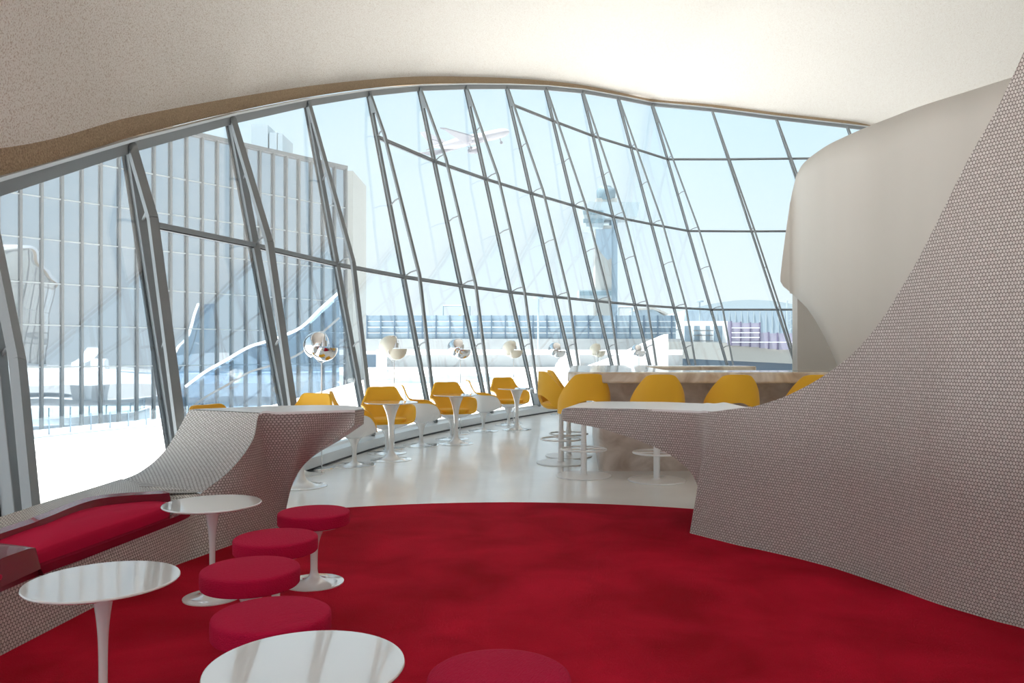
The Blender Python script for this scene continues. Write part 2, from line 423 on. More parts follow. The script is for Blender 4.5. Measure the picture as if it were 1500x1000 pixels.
# ------------------------------------------------------------------ right mosaic wall and counter arm
ff=[  # pixel x, distance, image rows of the upper and lower edge of the near face
 (822,6.62,606,612),(824,6.6,600,615),(830,6.57,598,617.5),(842,6.52,597.5,620),(855,6.46,597.5,622.5),(880,6.36,598,627.5),(905,6.26,598.5,635),(930,6.16,599,643),(955,6.05,599.5,653),
 (980,5.95,600.5,665),(997,5.88,601.5,677.5),(1012,5.81,602,692),(1021,5.77,602.5,709),(1026,5.74,602.5,725)]
topc=[];botc=[]
for px,d,yt,yb in ff:
    topc.append(at(px,yt,d)); botc.append(at(px,yb,d+max(0,(px-960)/66)*.08))
base_px=[(1022,754),(1016,768),(1010,783)]
foot_pts=[at(1023,752,5.84),at(1016,768,5.82),on(1010,783)]
# rest of the wall: (plan x, y, top z)
rest=[(1050,5.60,.942),(1070,5.50,.963),(1092,5.41,.982),(1110,5.34,1.003),(1150,5.16,1.075),(1200,4.96,1.20),(1250,4.72,1.365),(1290,4.52,1.552),(1318,4.40,1.72),(1345,4.27,1.884),(1380,4.13,2.12),(1420,4.0,2.38),(1460,3.88,2.59),(1500,3.78,2.84),(1560,3.60,3.2),(1640,3.35,3.6),(1760,3.0,4.1)]
T=[p.copy() for p in topc]; B=[p.copy() for p in botc]
tx=[at(1031,HZ,5.71),at(1036,HZ,5.68),at(1042,HZ,5.645)]
for p,q in zip(tx,foot_pts): T.append(Vector((p.x,p.y,.936))); B.append(q)
BPX={1050:(1021,786),1070:(1038,790.5),1092:(1060,796),1110:(1084,802),1150:(1132,812),1200:(1192,827)}
for px,d,zt in rest:
    x=(px-750)/F*d; T.append(Vector((x,d,zt))); B.append(on(*BPX[px]) if px in BPX else Vector((x,d,0)))
for x,y,z in ((2.78,2.2,4.4),(2.95,1.2,4.6),(3.05,-1,4.6),(3.1,-5.5,4.6)):
    T.append(Vector((x,y,z))); B.append(Vector((x,y,0)))
def resamp(c,idx_fix,mult=4): return smooth_pts(c,(len(c)-1)*mult)
Ts=resamp(T,0); Bs=resamp(B,0)
for p in Bs: p.z=max(p.z,0)
def backoff(i,n):
    u=i/(n-1); return u
nT=len(Ts)
BT=[];BB=[]
for i,(t,b) in enumerate(zip(Ts,Bs)):
    # width of the top from the tip (ledge .9 m deep) to the thinner rising wall
    px=750+t.x/t.y*F if t.y>1 else 2000
    if px<900: w=lerp(.62,.90,min(1,max(0,(px-822)/50))**.5)
    elif px<1060: w=.92
    else: w=max(.38,.92-.54*(px-1060)/260)
    dirv=Vector((.28,1,0)).normalized() if px<1100 else Vector((.75,.66,0)).normalized().lerp(Vector((.28,1,0)),max(0,(1200-px)/100)).normalized()
    dz=0 if px<1060 else min(.16,(px-1060)*.0016)
    BT.append(t+dirv*w-Vector((0,0,dz))); q=b+dirv*w*.92; q.z=b.z; BB.append(q)
wr=empty('wall_right',(1.4,5.8,0),kind='structure')
def rel(pts,o): return [Vector(p)-o for p in pts]
o=Vector((1.4,5.8,0))
def vloft(m,A,Bc,n,flip=False,vz=False):
    rows=[]
    for k in range(n+1):
        t=k/n; rows.append([a.lerp(b,t) for a,b in zip(A,Bc)])
    m.loft(rows,flip,vz=vz)
m=MB(); vloft(m,rel(Ts,o),rel(Bs,o),12,vz=True); vloft(m,rel(Bs,o),rel(BB,o),4); vloft(m,rel(BT,o),rel(BB,o),4)
k0=next(i for i,t in enumerate(Ts) if 750+t.x/t.y*F>1078)
vloft(m,rel(Ts[k0:],o),rel(BT[k0:],o),3)
m.loft([[Ts[0]-o,BT[0]-o],[Bs[0]-o,BB[0]-o]])
m.build('mosaic_face',mosaic,wr,sharp=60)
led=MB(); vloft(led,[p+Vector((0,0,.004)) for p in rel(Ts[:k0+5],o)],[p+Vector((0,0,.004)) for p in rel(BT[:k0+5],o)],3)
tipa=rel(Ts[:k0+5],o); led.loft([[p+Vector((0,0,.004)) for p in tipa],[p+Vector((0,0,-.012)) for p in tipa]])
tag(led.build('ledge_top',white_satin,wr),'smooth white ledge top')

# ------------------------------------------------------------------ left mosaic arm and bench body
o=Vector((-2.1,5.0,0))
topL=[Vector((-2.20,-1.5,.33)),Vector((-2.24,1.2,.33)),Vector((-2.27,2.6,.328)),at(0,858,3.435),at(130,808,4.1),at(265,757,4.99),at(284,736,5.2),at(296,721,5.26),at(330,695,5.32),at(355,668,5.36),at(372,640,5.4),Vector((-1.78,5.45,.94)),Vector((-1.66,5.50,.94)),Vector((-1.52,5.565,.94)),Vector((-1.42,5.61,.94)),Vector((-1.34,5.645,.94)),Vector((-1.26,5.68,.94)),Vector((-1.20,5.705,.94)),Vector((-1.165,5.72,.938))]
botL=[Vector((-2.20,-1.5,0)),Vector((-2.24,1.2,0)),Vector((-2.27,2.6,0)),on(0,965),on(130,897),on(260,830),on(290,819),on(312,811),on(335,802.5),on(360,793),on(385,784),on(408,776),at(417,755,5.96),at(421,737,5.9),at(428,711,5.88),at(441,686,5.86),at(460,666,5.83),at(485,647,5.78),at(519,623,5.72)]
TL=smooth_pts(topL,(len(topL)-1)*5); BL=smooth_pts(botL,(len(botL)-1)*5)
for p in BL: p.z=max(p.z,0)
wl=empty('wall_left',o,kind='structure')
m=MB(); vloft(m,rel(TL,o),rel(BL,o),10,vz=True)
# back of the arm
i0=11*5
BTl=[];BBl=[]
ledge_back=smooth_pts([Vector((-2.424,5.79,.94)),Vector((-2.1,6.03,.94)),Vector((-1.8,6.2,.94)),Vector((-1.56,6.27,.94)),Vector((-1.32,6.2,.94)),Vector((-1.18,6.02,.94)),Vector((-1.12,5.85,.94))],len(TL)-1-i0)
for k in range(i0,len(TL)):
    BTl.append(ledge_back[k-i0]); q=BL[k]+(ledge_back[k-i0]-TL[k])*1.0; q.z=BL[k].z; BBl.append(q)
vloft(m,rel(BL[i0:],o),rel(BBl,o),3); vloft(m,rel(BTl,o),rel(BBl,o),4)
m.loft([[TL[-1]-o,BTl[-1]-o],[BL[-1]-o,BBl[-1]-o]])
# sloping back-rest face between the front corner curve and the outer edge
inn_c=TL[35:56]
out_c=smooth_pts([at(178,703,5.55),at(205,691,5.62),at(232,670,5.69),at(251,646,5.74),at(277,600,5.79)],20)
vloft(m,rel(inn_c,o),rel(out_c,o),6)
ob=[Vector((p.x-.10,p.y+.10,0)) for p in out_c]
vloft(m,rel(out_c,o),rel(ob,o),4)
m.build('mosaic_face',mosaic,wl,sharp=55)
led=MB(); up=Vector((0,0,.004))
vloft(led,[p-o+up for p in TL[i0:]],[p-o+up for p in BTl],3)
led.loft([[p-o+up for p in TL[i0:]],[p-o-up*3 for p in TL[i0:]]])
tag(led.build('ledge_top',white_satin,wl),'smooth white ledge top')
# mosaic rim behind the bench, next to the window
rim_o=smooth_pts([Vector((-2.80,-1.5,.46)),Vector((-2.82,1.2,.46)),Vector((-2.82,2.8,.47)),at(0,757,3.98),at(60,737,4.35),at(130,716,4.9),at(178,701,5.55)],48)
rim_i=smooth_pts([Vector((-2.70,-1.5,.46)),Vector((-2.72,1.2,.46)),Vector((-2.72,2.8,.46)),at(0,779,3.86),at(60,758,4.15),at(140,730,4.7),at(240,722,5.18)],48)
m=MB(); vloft(m,rel(rim_i,o),rel(rim_o,o),2)
vloft(m,rel(rim_o,o),rel([Vector((p.x-.06,p.y,0)) for p in rim_o],o),3)
m.loft([rel([at(240,722,5.18),at(268,722,5.22),at(296,721,5.26)],o),rel([at(178,701,5.55),at(178,701,5.55),at(178,701,5.55)],o)])
m.build('back_rim',mosaic,wl)
m=MB(); capt=[(-2.135,5.06,.345),(-2.12,5.26,.405),(-2.30,5.30,.44),(-2.62,5.32,.45),(-2.42,5.06,.43)]
m.slab([Vector(p)-o for p in capt],(0,0,-.12)); m.build('bench_end_cap',mosaic,wl,False)

# ------------------------------------------------------------------ built-in bench: lacquered tray, end block, cushion
be=empty('built_in_bench',(-2.45,4.2,0),0,'long built-in bench with oxblood tray and crimson cushion along the window','bench')
o=Vector((-2.45,4.2,0))
fr=smooth_pts([Vector((-2.275,2.0,.335)),at(0,857,3.435)+Vector((0,0,.004)),at(130,807,4.1)+Vector((0,0,.004)),at(262,757,4.97)+Vector((0,0,.004)),Vector((-2.13,5.12,.34))],40)
bk=smooth_pts([Vector((-2.72,2.0,.462)),at(0,779,3.86)+Vector((0,0,.003)),at(60,758,4.15)+Vector((0,0,.003)),at(140,730,4.7)+Vector((0,0,.003)),Vector((-2.30,5.12,.44))],40)
tm=MB()
c1=[p+Vector((.012,0,-.03)) for p in fr]; c2=[p+Vector((.012,0,.012)) for p in fr]; c3=[p+Vector((-.045,0,.012)) for p in fr]; c4=[p+Vector((-.07,0,-.07)) for p in fr]
c5=[p+Vector((.06,0,-.20)) for p in bk]; c6=[p+Vector((.035,-.02,.0)) for p in bk]; c7=[p+Vector((-.01,0,.012)) for p in bk]; c8=[p+Vector((-.012,0,-.04)) for p in bk]
tm.loft([rel(c,o) for c in (c1,c2,c3,c4,c5,c6,c7,c8)])
tm.build('tray',lacq,be)
eb=MB(); prof_e=[(-2.24,3.66,.44),(-2.24,3.60,.45),(-2.24,3.42,.455),(-2.23,3.30,.44),(-2.22,3.22,.36)]
rowsE=[]
for s_ in range(7):
    t=s_/6; r=[]
    for (x,y,z) in prof_e: r.append(Vector((lerp(x-.02,-2.74,t),y+.12*t,z+.01*math.sin(PI*t)))-o)
    rowsE.append(r)
lowE=[[Vector((-2.24+.005,p[1],.34))-o for p in prof_e]]
eb.loft(lowE+rowsE)
eb.loft([[r[0] for r in lowE+rowsE],[Vector((r[0].x,r[0].y+.03,.30)) for r in lowE+rowsE]])
ebo=eb.build('end_block',lacq,be)
def pillow(mb,outline,z0,z1,puff,rings=7):
    """soft slab over a closed plan outline"""
    cx=sum(p[0] for p in outline)/len(outline); cy=sum(p[1] for p in outline)/len(outline)
    rows=[]
    for s_,z in ((.97,z0),(1.0,lerp(z0,z1,.3)),(1.0,lerp(z0,z1,.7)),(.985,lerp(z0,z1,.92)),(.95,z1)): rows.append([(cx+(p[0]-cx)*s_,cy+(p[1]-cy)*s_,z+p[2]) for p in outline])
    for k in range(1,rings+1):
        t=k/rings; s_=.95*(1-t)+.001; rows.append([(cx+(p[0]-cx)*s_,cy+(p[1]-cy)*s_,z1+puff*(1-(1-t)**2)+p[2]*(1-t)) for p in outline])
    rows=[r+[r[0]] for r in rows]; mb.loft(rows); mb.loft([rows[0],[(cx,cy,z0+.0)]*len(rows[0])])
co=[]
ring=[(-2.25,3.70),(-2.235,4.0),(-2.19,4.4),(-2.14,4.78),(-2.135,4.93),(-2.2,5.04),(-2.30,5.0),(-2.44,4.86),(-2.58,4.62),(-2.67,4.3),(-2.68,4.0),(-2.67,3.72),(-2.6,3.66),(-2.45,3.65),(-2.3,3.65)]
ring=[(x-(.055 if x>-2.4 else .03),y) for x,y in ring]
rp=smooth_pts([Vector((x,y,0)) for x,y in ring]+[Vector((ring[0][0],ring[0][1],0))],90)[:-1]
cu=MB(); pillow(cu,[(p.x-o.x,p.y-o.y,(-2.2-p.x)*.10) for p in rp],.30,.395,.045)
cu.build('seat_cushion',red_cush,be)
ts=MB(); ts.lathe([(.001,0),(.012,0),(.012,.004),(.001,.004)],16); tso=ts.build('round_button',red_cush,be); tso.location=Vector((-2.225,3.35,.39))-o; tso.rotation_euler=(0,PI/2,0)

# ------------------------------------------------------------------ smooth hanging wall beside the bar, and pillar behind
ztop=3.755
def tab(tb,x):
    for (a,u),(b,v) in zip(tb[:-1],tb[1:]):
        if x<=b: return lerp(u,v,(x-a)/(b-a))
    return tb[-1][1]
ty=[(1143,405),(1146,378),(1150,347),(1155,312),(1160,283),(1166,258),(1172,246),(1180,236),(1195,224),(1215,211),(1240,199),(1265,188),(1300,174),(1350,155),(1420,133),(1487,112),(1560,92)]
by=[(1143,412),(1147,419),(1153,424),(1160,430),(1170,439),(1182,451),(1195,470),(1208,494),(1220,520),(1229,542),(1250,610),(1300,760),(1560,1000)]
pd=[(1143,10.3),(1155,10.25),(1166,10.15),(1180,(ztop-EYE)*F/(HZ-236))]+[(px,(ztop-EYE)*F/(HZ-y)) for px,y in ty[8:]]
ctl=[Vector((px,d,0)) for px,d in pd]; cs=smooth_pts(ctl,160)
A=[];Bc=[]
for p in cs:
    px,d=p.x,p.y; A.append(at(px,tab(ty,px),d)); q=at(px,tab(by,px),d); q.z=max(q.z,.12); Bc.append(q)
for p in A:
    if p.z>3.55 and p.y<9.9: p.z=ztop
A+= [Vector((4.95,5.2,ztop)),Vector((5.05,4.4,ztop))]; Bc+= [Vector((4.95,5.2,.12)),Vector((5.05,4.4,.12))]
rows=[[a.lerp(b,k/10) for a,b in zip(A,Bc)] for k in range(11)]
hw=MB(); hw.loft(rows)
h=hw.build('wall_back',plaster); tag(h,kind='structure')
sd=h.modifiers.new('thick','SOLIDIFY'); sd.thickness=.12; sd.offset=1
pw=MB(); pw.prism([(3.94,10.65),(9,10.4),(9,10.7),(3.98,10.95)],0,3.45); tag(pw.build('wall_pillar',plaster,None,False),kind='structure')

# ------------------------------------------------------------------ bar
def cshape(x0,y0,y1,w,w2,xe,r):
    pts=[]
    def corner(cx,cy,r,a0,a1,n=8):
        for k in range(n+1):
            a=math.radians(lerp(a0,a1,k/n)); pts.append((cx+r*math.cos(a),cy+r*math.sin(a)))
    pts.append((xe,y0)); corner(x0+r,y0+r,r,270,180); corner(x0+r,y1-r,r,180,90); pts.append((xe,y1)); pts.append((xe,y1-w2)); 
    pts.append((x0+w2+.3,y1-w2)); pts.append((x0+w2+.3,y0+w)); pts.append((xe,y0+w)); return pts
bar=empty('marble_bar',(2,8.5,0),0,'long C-shaped bar with veined beige stone top and taupe stone front','bar counter')
o=Vector((2,8.5,0))
xe=3.9
def tri(mb,x0,y0,y1,w,w2,xe1,xe2,r,z0,z1):
    # near run, left return, far run as one outline
    P=cshape(x0,y0,y1,w,w2,xe1,r); P=[(p[0]-o.x+(.085*(p[1]-8.36) if p[0]<3.5 else 0),p[1]-o.y) for p in P]; mb.prism(P,z0,z1)
b=MB(); tri(b,.60,8.36,13.3,1.05,.9,3.93,3.93,.35,1.04,1.16)
x=b.build('bar_top',marble,bar,True,bevel=.02,seg=3)
b=MB(); tri(b,.96,8.95,13.0,.4,.35,3.90,3.90,.06,0,1.04); b.build('bar_front',stone,bar,False)
b=MB(); b.prism([(3.93-o.x,8.36-o.y),(6.2-o.x,8.30-o.y),(6.2-o.x,9.3-o.y),(3.93-o.x,9.4-o.y)],1.04,1.16); b.build('bar_top_end',marble,bar,False)
b=MB(); b.prism([(3.93-o.x,8.95-o.y),(6.2-o.x,8.9-o.y),(6.2-o.x,9.2-o.y),(3.93-o.x,9.26-o.y)],0,1.04); b.build('bar_front_end',stone,bar,False)

# ------------------------------------------------------------------ pedestal furniture
def ped(r_base,h,r_stem,r_top,lip=.006,n=14,waist=.45):
    """trumpet pedestal profile: wide base, slim stem, flaring top"""
    P=[(0.001,0),(r_base,0),(r_base,lip)]
    for k in range(1,n+1):
        t=k/n; r=r_stem+(r_base-r_stem)*(1-t)**3.0; P.append((r,lip+(h*waist)*(t**1.8)*.62))
    z0=P[-1][1]
    for k in range(1,n+1):
        t=k/n; P.append((r_stem+(r_top-r_stem)*t**3.2,z0+(h-z0)*t))
    return P+[(0.001,h)]
def round_top(R,z0,z1,n=5):
    P=[(.001,z0),(R*.90,z0)]
    for k in range(n+1):
        a=PI/2*k/n; P.append((R-.012*0+ -.004*(1-math.sin(a)) ,lerp(z0+.004,z1-.002,k/n)))
    return P+[(R-.006,z1),(.001,z1)]

# crimson stools
def make_stool():
    r=empty('pedestal_stool')
    s=MB(); s.lathe(ped(.172,.335,.021,.075),48); s.build('pedestal',white_gloss,r)
    s=MB(); s.lathe([(.001,.332),(.165,.335),(.168,.345),(.001,.347)],48); s.build('seat_plate',white_gloss,r)
    s=MB(); P=[(.001,.347),(.203,.347),(.2075,.352),(.2085,.38),(.2080,.408),(.2055,.415),(.199,.4195),(.185,.422),(.12,.427),(.06,.430),(.001,.431)]
    s.lathe(P,64); s.build('seat_cushion',red_fab,r); return r
stool0=make_stool()
G='crimson pedestal stools on the red carpet'
def place(o0,first,loc,rz,label,cat,group):
    o=o0 if first else copy_tree(o0)
    o.location=loc; o.rotation_euler=(0,0,rz); return tag(o,label,cat,group)
def by_scale(px,py,s,z):
    """distance from apparent scale (px per metre)"""
    d=F/s; return Vector(((px-750)/F*d,d,0))
stools=[(460,754,249,'crimson pedestal stool farthest from the camera, near the mosaic arm'),
 (404,793,289,'crimson pedestal stool second from the far end, in front of the farthest'),
 (367,843,338,'crimson pedestal stool furthest left, beside the white pedestal foot'),
 (398,908,410,'crimson pedestal stool just behind the nearest white side table'),
 (731,994,508,'nearest crimson pedestal stool, alone at the bottom of the view')]
for k,(px,py,s_,lb) in enumerate(stools):
    place(stool0,k==0,by_scale(px,py,s_,.39)+Vector((0,0,.014)),k*.7,lb,'stool',G)

# side tables
def make_side():
    r=empty('side_table')
    s=MB(); s.lathe(ped(.155,.498,.0155,.045),48); s.build('pedestal',white_gloss,r)
    s=MB(); s.lathe([(.001,.498),(.20,.500),(.245,.508),(.259,.514),(.2605,.518),(.2585,.5215),(.256,.522),(.2545,.522),(.20,.522),(.001,.522)],72); s.build('tabletop',white_gloss,r); return r
sd0=make_side()
G='small white round side tables in the lounge'
for k,(px,py,s_,lb) in enumerate([(311,741,265,'small white round side table farthest back, beside the bench end'),
 (151,856,401,'white round side table at the left, in front of the bench cushion'),
 (448,984,553,'nearest white round side table at the bottom, with window reflections')]):
    place(sd0,k==0,by_scale(px,py,s_,.52)+Vector((0,0,.014)),0,lb,'side table',G)

# tulip armchairs
half=[(0,.235,.425),(.12,.245,.425),(.22,.255,.43),(.285,.25,.46),(.315,.225,.54),(.325,.17,.62),(.328,.08,.65),(.325,-.02,.655),(.31,-.11,.665),(.275,-.18,.705),(.235,-.225,.78),(.20,-.255,.86),(.165,-.268,.89),(.10,-.275,.895),(0,-.278,.892)]
rimh=smooth_pts([Vector(p) for p in half],42)
rim=rimh+[Vector((-p.x,p.y,p.z)) for p in rimh[-2:0:-1]]
rim.append(rim[0].copy())
def bez(a,b,c,t): return a*(1-t)**2+b*2*t*(1-t)+c*t*t
def make_chair():
    r=empty('tulip_armchair'); r.scale=(1.05,1.05,1.0)
    s=MB(); s.lathe(ped(.25,.335,.027,.085),48); s.build('pedestal',white_gloss,r)
    sh=MB(); rows=[]
    for k in range(13):
        t=k/12; rows.append([bez(p,Vector((p.x*.93,p.y*.90,.40-.02*(p.z>.6))),Vector((p.x*.22,p.y*.22,.325)),t) for p in rim])
    sh.loft(rows); sh.loft([rows[-1],[Vector((0,0,.325))]*len(rim)])
    so=sh.build('shell',white_gloss,r)
    up=MB(); rows=[]
    rows.append([p*1.0+Vector((p.x*.02,p.y*.02,-.012)) for p in rim])
    rows.append([p+Vector((p.x*.02,p.y*.02,.008)) for p in rim])
    for k in range(13):
        t=k/12; rows.append([bez(p+Vector((-p.x*.05,-p.y*.05,.004)),Vector((p.x*.84,p.y*.82,.43)),Vector((0,0,.415)),t) for p in rim])
    up.loft(rows); up.build('upholstery',yellow,r)
    cu=MB(); ol=[]
    for k in range(48):
        a=2*PI*k/48; c,s_=math.cos(a),math.sin(a)
        ol.append((.235*math.copysign(abs(c)**.7,c),.015+.225*math.copysign(abs(s_)**.7,s_),0))
    pillow(cu,ol,.43,.485,.012,5); cu.build('seat_cushion',yellow,r)
    return r
ch0=make_chair()
chairs=[ # floor pixel (x,y) of the pedestal, facing angle (0 = faces away from the camera, +y)
 ((519,681),-1.38,'mustard and white shell armchair seen side-on at the end of the left mosaic ledge'),
 ((567,663.5),-2.72,'mustard shell armchair facing the camera behind the nearest bistro table'),
 ((617,652),-1.38,'white shell armchair seen side-on between the two nearest full bistro tables'),
 ((662,643),-2.72,'mustard shell armchair facing the camera behind the middle bistro table'),
 ((708,631),-1.38,'white shell armchair seen side-on just left of the farthest bistro table'),
 ((745,622),-2.72,'mustard shell armchair facing the camera behind the farthest bistro table'),
 ((441,694),2.75,'shell armchair half hidden behind the left mosaic ledge, mustard back showing'),
 ((338,742),-2.0,'shell armchair nearly all hidden behind the left ledge, sliver of mustard top')]
for k,((px,py),rz,lb) in enumerate(chairs):
    place(ch0,k==0,on(px,py)+Vector((0,0,.0)),rz,lb,'armchair','mustard shell armchairs along the window wall')

# bistro tables
def make_bistro():
    r=empty('bistro_table')
    s=MB(); s.lathe(ped(.265,.715,.032,.12,waist=.5),56); s.build('pedestal',white_gloss,r)
    s=MB(); s.lathe([(.001,.712),(.27,.716),(.335,.728),(.345,.733),(.343,.738),(.338,.74),(.336,.74),(.28,.74),(.001,.74)],64); s.build('tabletop',white_gloss,r); return r
bt0=make_bistro()
for k,((px,py),lb) in enumerate([((573,673),'white bistro table nearest of those fully in view, beside the end of the mosaic ledge'),
 ((668,649.5),'white bistro table in the middle of the window row'),((757,629),'farthest white bistro table in the window row, left of the bar stools'),
 ((441,712),'white pedestal table hidden behind the left mosaic arm, only its base showing')]):
    place(bt0,k==0,on(px,py),0,lb,'table','white bistro tables along the window wall')

# floor lamps with swivelling quarter-sphere shades
def dome(mb,R,e0,e1,a0,a1,n=14,m=28,th=.004):
    for rr,fl in ((R,False),(R-th,True)):
        rows=[]
        for i in range(n+1):
            e=lerp(e0,e1,i/n)
            rows.append([Vector((rr*math.cos(e)*math.cos(lerp(a0,a1,j/m)),rr*math.cos(e)*math.sin(lerp(a0,a1,j/m)),rr*math.sin(e))) for j in range(m+1)])
        mb.loft(rows,fl)
def make_lamp(m1,mb):
    r=empty('floor_lamp')
    s=MB(); s.lathe([(.001,0),(.155,0),(.158,.006),(.155,.014),(.001,.016)],56); s.build('base',mb,r)
    s=MB(); s.tube([(0,0,.01),(0,0,1.26)],.009,12); s.build('pole',mb,r)
    zc=1.44; R=.165
    s=MB(); s.tube([Vector((R*1.04*math.cos(a),0,zc+R*1.12*math.sin(a))) for a in [2*PI*k/48 for k in range(48)]],.004,8,closed=True); rg=s.build('ring_frame',mb,r); rg.rotation_euler=(0,0,1.1)
    s=MB(); dome(s,R*.97,-PI/2,0,0,2*PI,12,40); d=s.build('lower_shade',m1,r); d.location=(.03,0,zc-.01)
    s=MB(); dome(s,R*.99,-PI/2,PI/2,PI/2,PI*1.5,20,20); d=s.build('upper_shade',m1,r); d.location=(-.05,0,zc+.02); d.rotation_euler=(0,.5,.3)
    s=MB(); s.lathe([(.001,0),(.062,0),(.062,.07),(.04,.072),(.04,.14),(.001,.14)],24); d=s.build('lamp_holder',mb,r); d.location=(.01,0,zc+.005)
    return r
lc=make_lamp(chrome,chrome); lw=make_lamp(cream,chrome)
lamps=[((471,686),'c','chrome floor lamp nearest the camera, behind the left mosaic ledge'),((577,657),'w','cream-shaded floor lamp behind the nearest bistro table'),
 ((674,635),'c','chrome floor lamp behind the middle bistro table'),((752,619),'w','cream-shaded floor lamp behind the farthest bistro table'),
 ((817,607),'c','small-looking chrome floor lamp above the side-on bar stool'),((876,598),'w','cream-shaded floor lamp behind the left end of the bar'),
 ((936,590),'c','farthest chrome floor lamp, rising behind the bar against the white fin')]
fc=fw=True
for (px,py),t,lb in lamps:
    if t=='c': place(lc,fc,on(px,py),.15,lb,'floor lamp','swivel-shade floor lamps along the window'); fc=False
    else: place(lw,fw,on(px,py),.15,lb,'floor lamp','swivel-shade floor lamps along the window'); fw=False

# bar stools
def prof_z(u):
    P=[(0,1.0),(.18,.998),(.28,.985),(.35,.955),(.42,.89),(.50,.80),(.60,.68),(.72,.52),(.84,.36),(.94,.18),(1.0,0)]
    for (a,p),(b,q) in zip(P[:-1],P[1:]):
        if u<=b+1e-9: return lerp(p,q,(u-a)/(b-a))
    return 0
def make_barstool():
    r=empty('bar_stool')
    s=MB(); s.lathe([(.001,0),(.305,0),(.31,.005),(.305,.013),(.05,.018),(.036,.03),(.001,.031)],56); s.build('base',white_satin,r)
    s=MB(); s.lathe([(.001,.02),(.034,.02),(.034,.36),(.030,.365),(.030,.66),(.06,.69),(.001,.69)],24); s.build('column',white_satin,r)
    s=MB(); s.tube([Vector((.25*math.cos(a),.25*math.sin(a),.30)) for a in [2*PI*k/56 for k in range(56)]],.011,8,closed=True)
    s.tube([(-.25,0,.30),(.25,0,.30)],.009,8); s.build('foot_ring',white_satin,r)
    s=MB(); P=[(.001,.675),(.19,.68),(.235,.70),(.25,.725),(.245,.75),(.21,.765),(.10,.772),(.001,.773)]; s.lathe(P,48,sx=1.0,sy=.95); s.build('seat',yellow,r)
    # wrapped back shell with an opening above the seat at the rear (rear = -y)
    s=MB(); inner_=[];outer_=[]; m=40; nn=16
    for off in (0,.038):
        rows=[]
        for i in range(nn+1):
            v=i/nn; row=[]
            for j in range(m+1):
                u=lerp(-1,1,j/m); ph=u*math.radians(98)
                au=abs(u)
                zt=.72+.425*prof_z(au)
                zb=.70+ .155*max(0,1-(au/.52)**2.2)**.9 if au<.52 else .70
                z=lerp(zb,zt,v); k=(z-.70)/.45
                R=.275+.012*k-.055*max(0,k-.35)-off
                lean=-.035*k
                row.append(Vector((R*1.06*math.sin(ph),-R*math.cos(ph)+lean,z)))
            rows.append(row)
        (outer_ if off==0 else inner_).extend(rows)
    s.loft(outer_); s.loft(inner_,True)
    s.loft([outer_[0],inner_[0]]); s.loft([outer_[-1],inner_[-1]]); s.loft([[r_[0] for r_ in outer_],[r_[0] for r_ in inner_]]); s.loft([[r_[-1] for r_ in outer_],[r_[-1] for r_ in inner_]])
    bo=s.build('backrest',yellow,r,True,bevel=.012,seg=3)
    return r
bs0=make_barstool()
bs=[((855,697),.12,'mustard bar stool nearest the bar corner, its whole white post and base in view'),((962,703.5),.0,'mustard bar stool right of the corner one, foot ring showing under the mosaic arm'),
 ((1070,705),0,'mustard bar stool third along the bar front, base hidden by the mosaic arm'),((1186,706),-.03,'rightmost mustard bar stool, cut off by the rising mosaic wall'),
 ((822,678),-1.25,'mustard bar stool seen side-on at the left end of the bar'),((833,668),-1.5,'mustard bar stool farthest back at the left end of the bar, almost hidden')]
for k,((px,py),rz,lb) in enumerate(bs):
    place(bs0,k==0,on(px,py),rz,lb,'bar stool','mustard bar stools around the bar')

# ------------------------------------------------------------------ outside: roof terrace and lower ground
TZ=-.18
t=MB(); t.prism([(-12,-8),(-9.2,6),(-7.7,11.6),(-6.65,15),(-7.1,22),(-7.8,31.6),(-8.6,42.6),(-9.3,56),(-10,120),(9.5,120),(2.2,21.8),(1.6,19.3),(-3.4,8.0),(-3.6,2),(-3.6,-8),(-12,-8)],TZ-.8,TZ)
tag(t.build('roof_terrace',terr,None,False),kind='structure')
t=MB(); t.prism([(-260,-60),(-260,700),(5,700),(5,-60)],-3.4,-3.0); tag(t.build('ground',ext_white,None,False),kind='structure')
t=MB(); t.prism([(5.01,-60),(5.01,700),(400,700),(400,-60)],-3.4,-3.0); tag(t.build('ground_road',road,None,False),kind='structure')
# curb along terrace edge
cb=MB(); ce_=[Vector(p) for p in ((-9.2,6,TZ),(-7.7,11.6,TZ),(-6.65,15,TZ),(-7.1,22,TZ))]
for a,b_ in zip(ce_[:-1],ce_[1:]): cb.bar(a+Vector((.1,0,.03)),b_+Vector((.1,0,.03)),.2,.06)
tag(cb.build('roof_curb',ext_white,None,False),'low white curb along the terrace edge outside the left windows','curb')
# glass balustrade
ba=[at(-60,641,36),at(57,629.5,40),at(162,619,44),at(249,612,46.5),at(305,607,47)]
br=empty('glass_balustrade',(ba[0].x,ba[0].y,ba[0].z),0,'frameless glass balustrade on dark posts before the curtain wall building','balustrade')
sp=smooth_pts(ba,14); o=ba[0]
g=MB()
for a,b_ in zip(sp[:-1],sp[1:]): g.slab([a-o,b_-o,b_-o+Vector((0,0,.62)),a-o+Vector((0,0,.62))],(0,.03,0))
g.build('glass_panels',rail_glass,br,False)
for p in sp:
    q=MB(); q.bar(p-o+Vector((0,-.05,-.3)),p-o+Vector((0,-.05,.64)),.05,.05); q.build('post',fence_m,br,False)
w=MB(); 
for a,b_ in zip(sp[:-1],sp[1:]): w.slab([a-o+Vector((0,0,-.01)),b_-o+Vector((0,0,-.01)),b_-o+Vector((0,0,-1.6)),a-o+Vector((0,0,-1.6))],(0,.3,0))
w.build('upstand',ext_white,br,False)

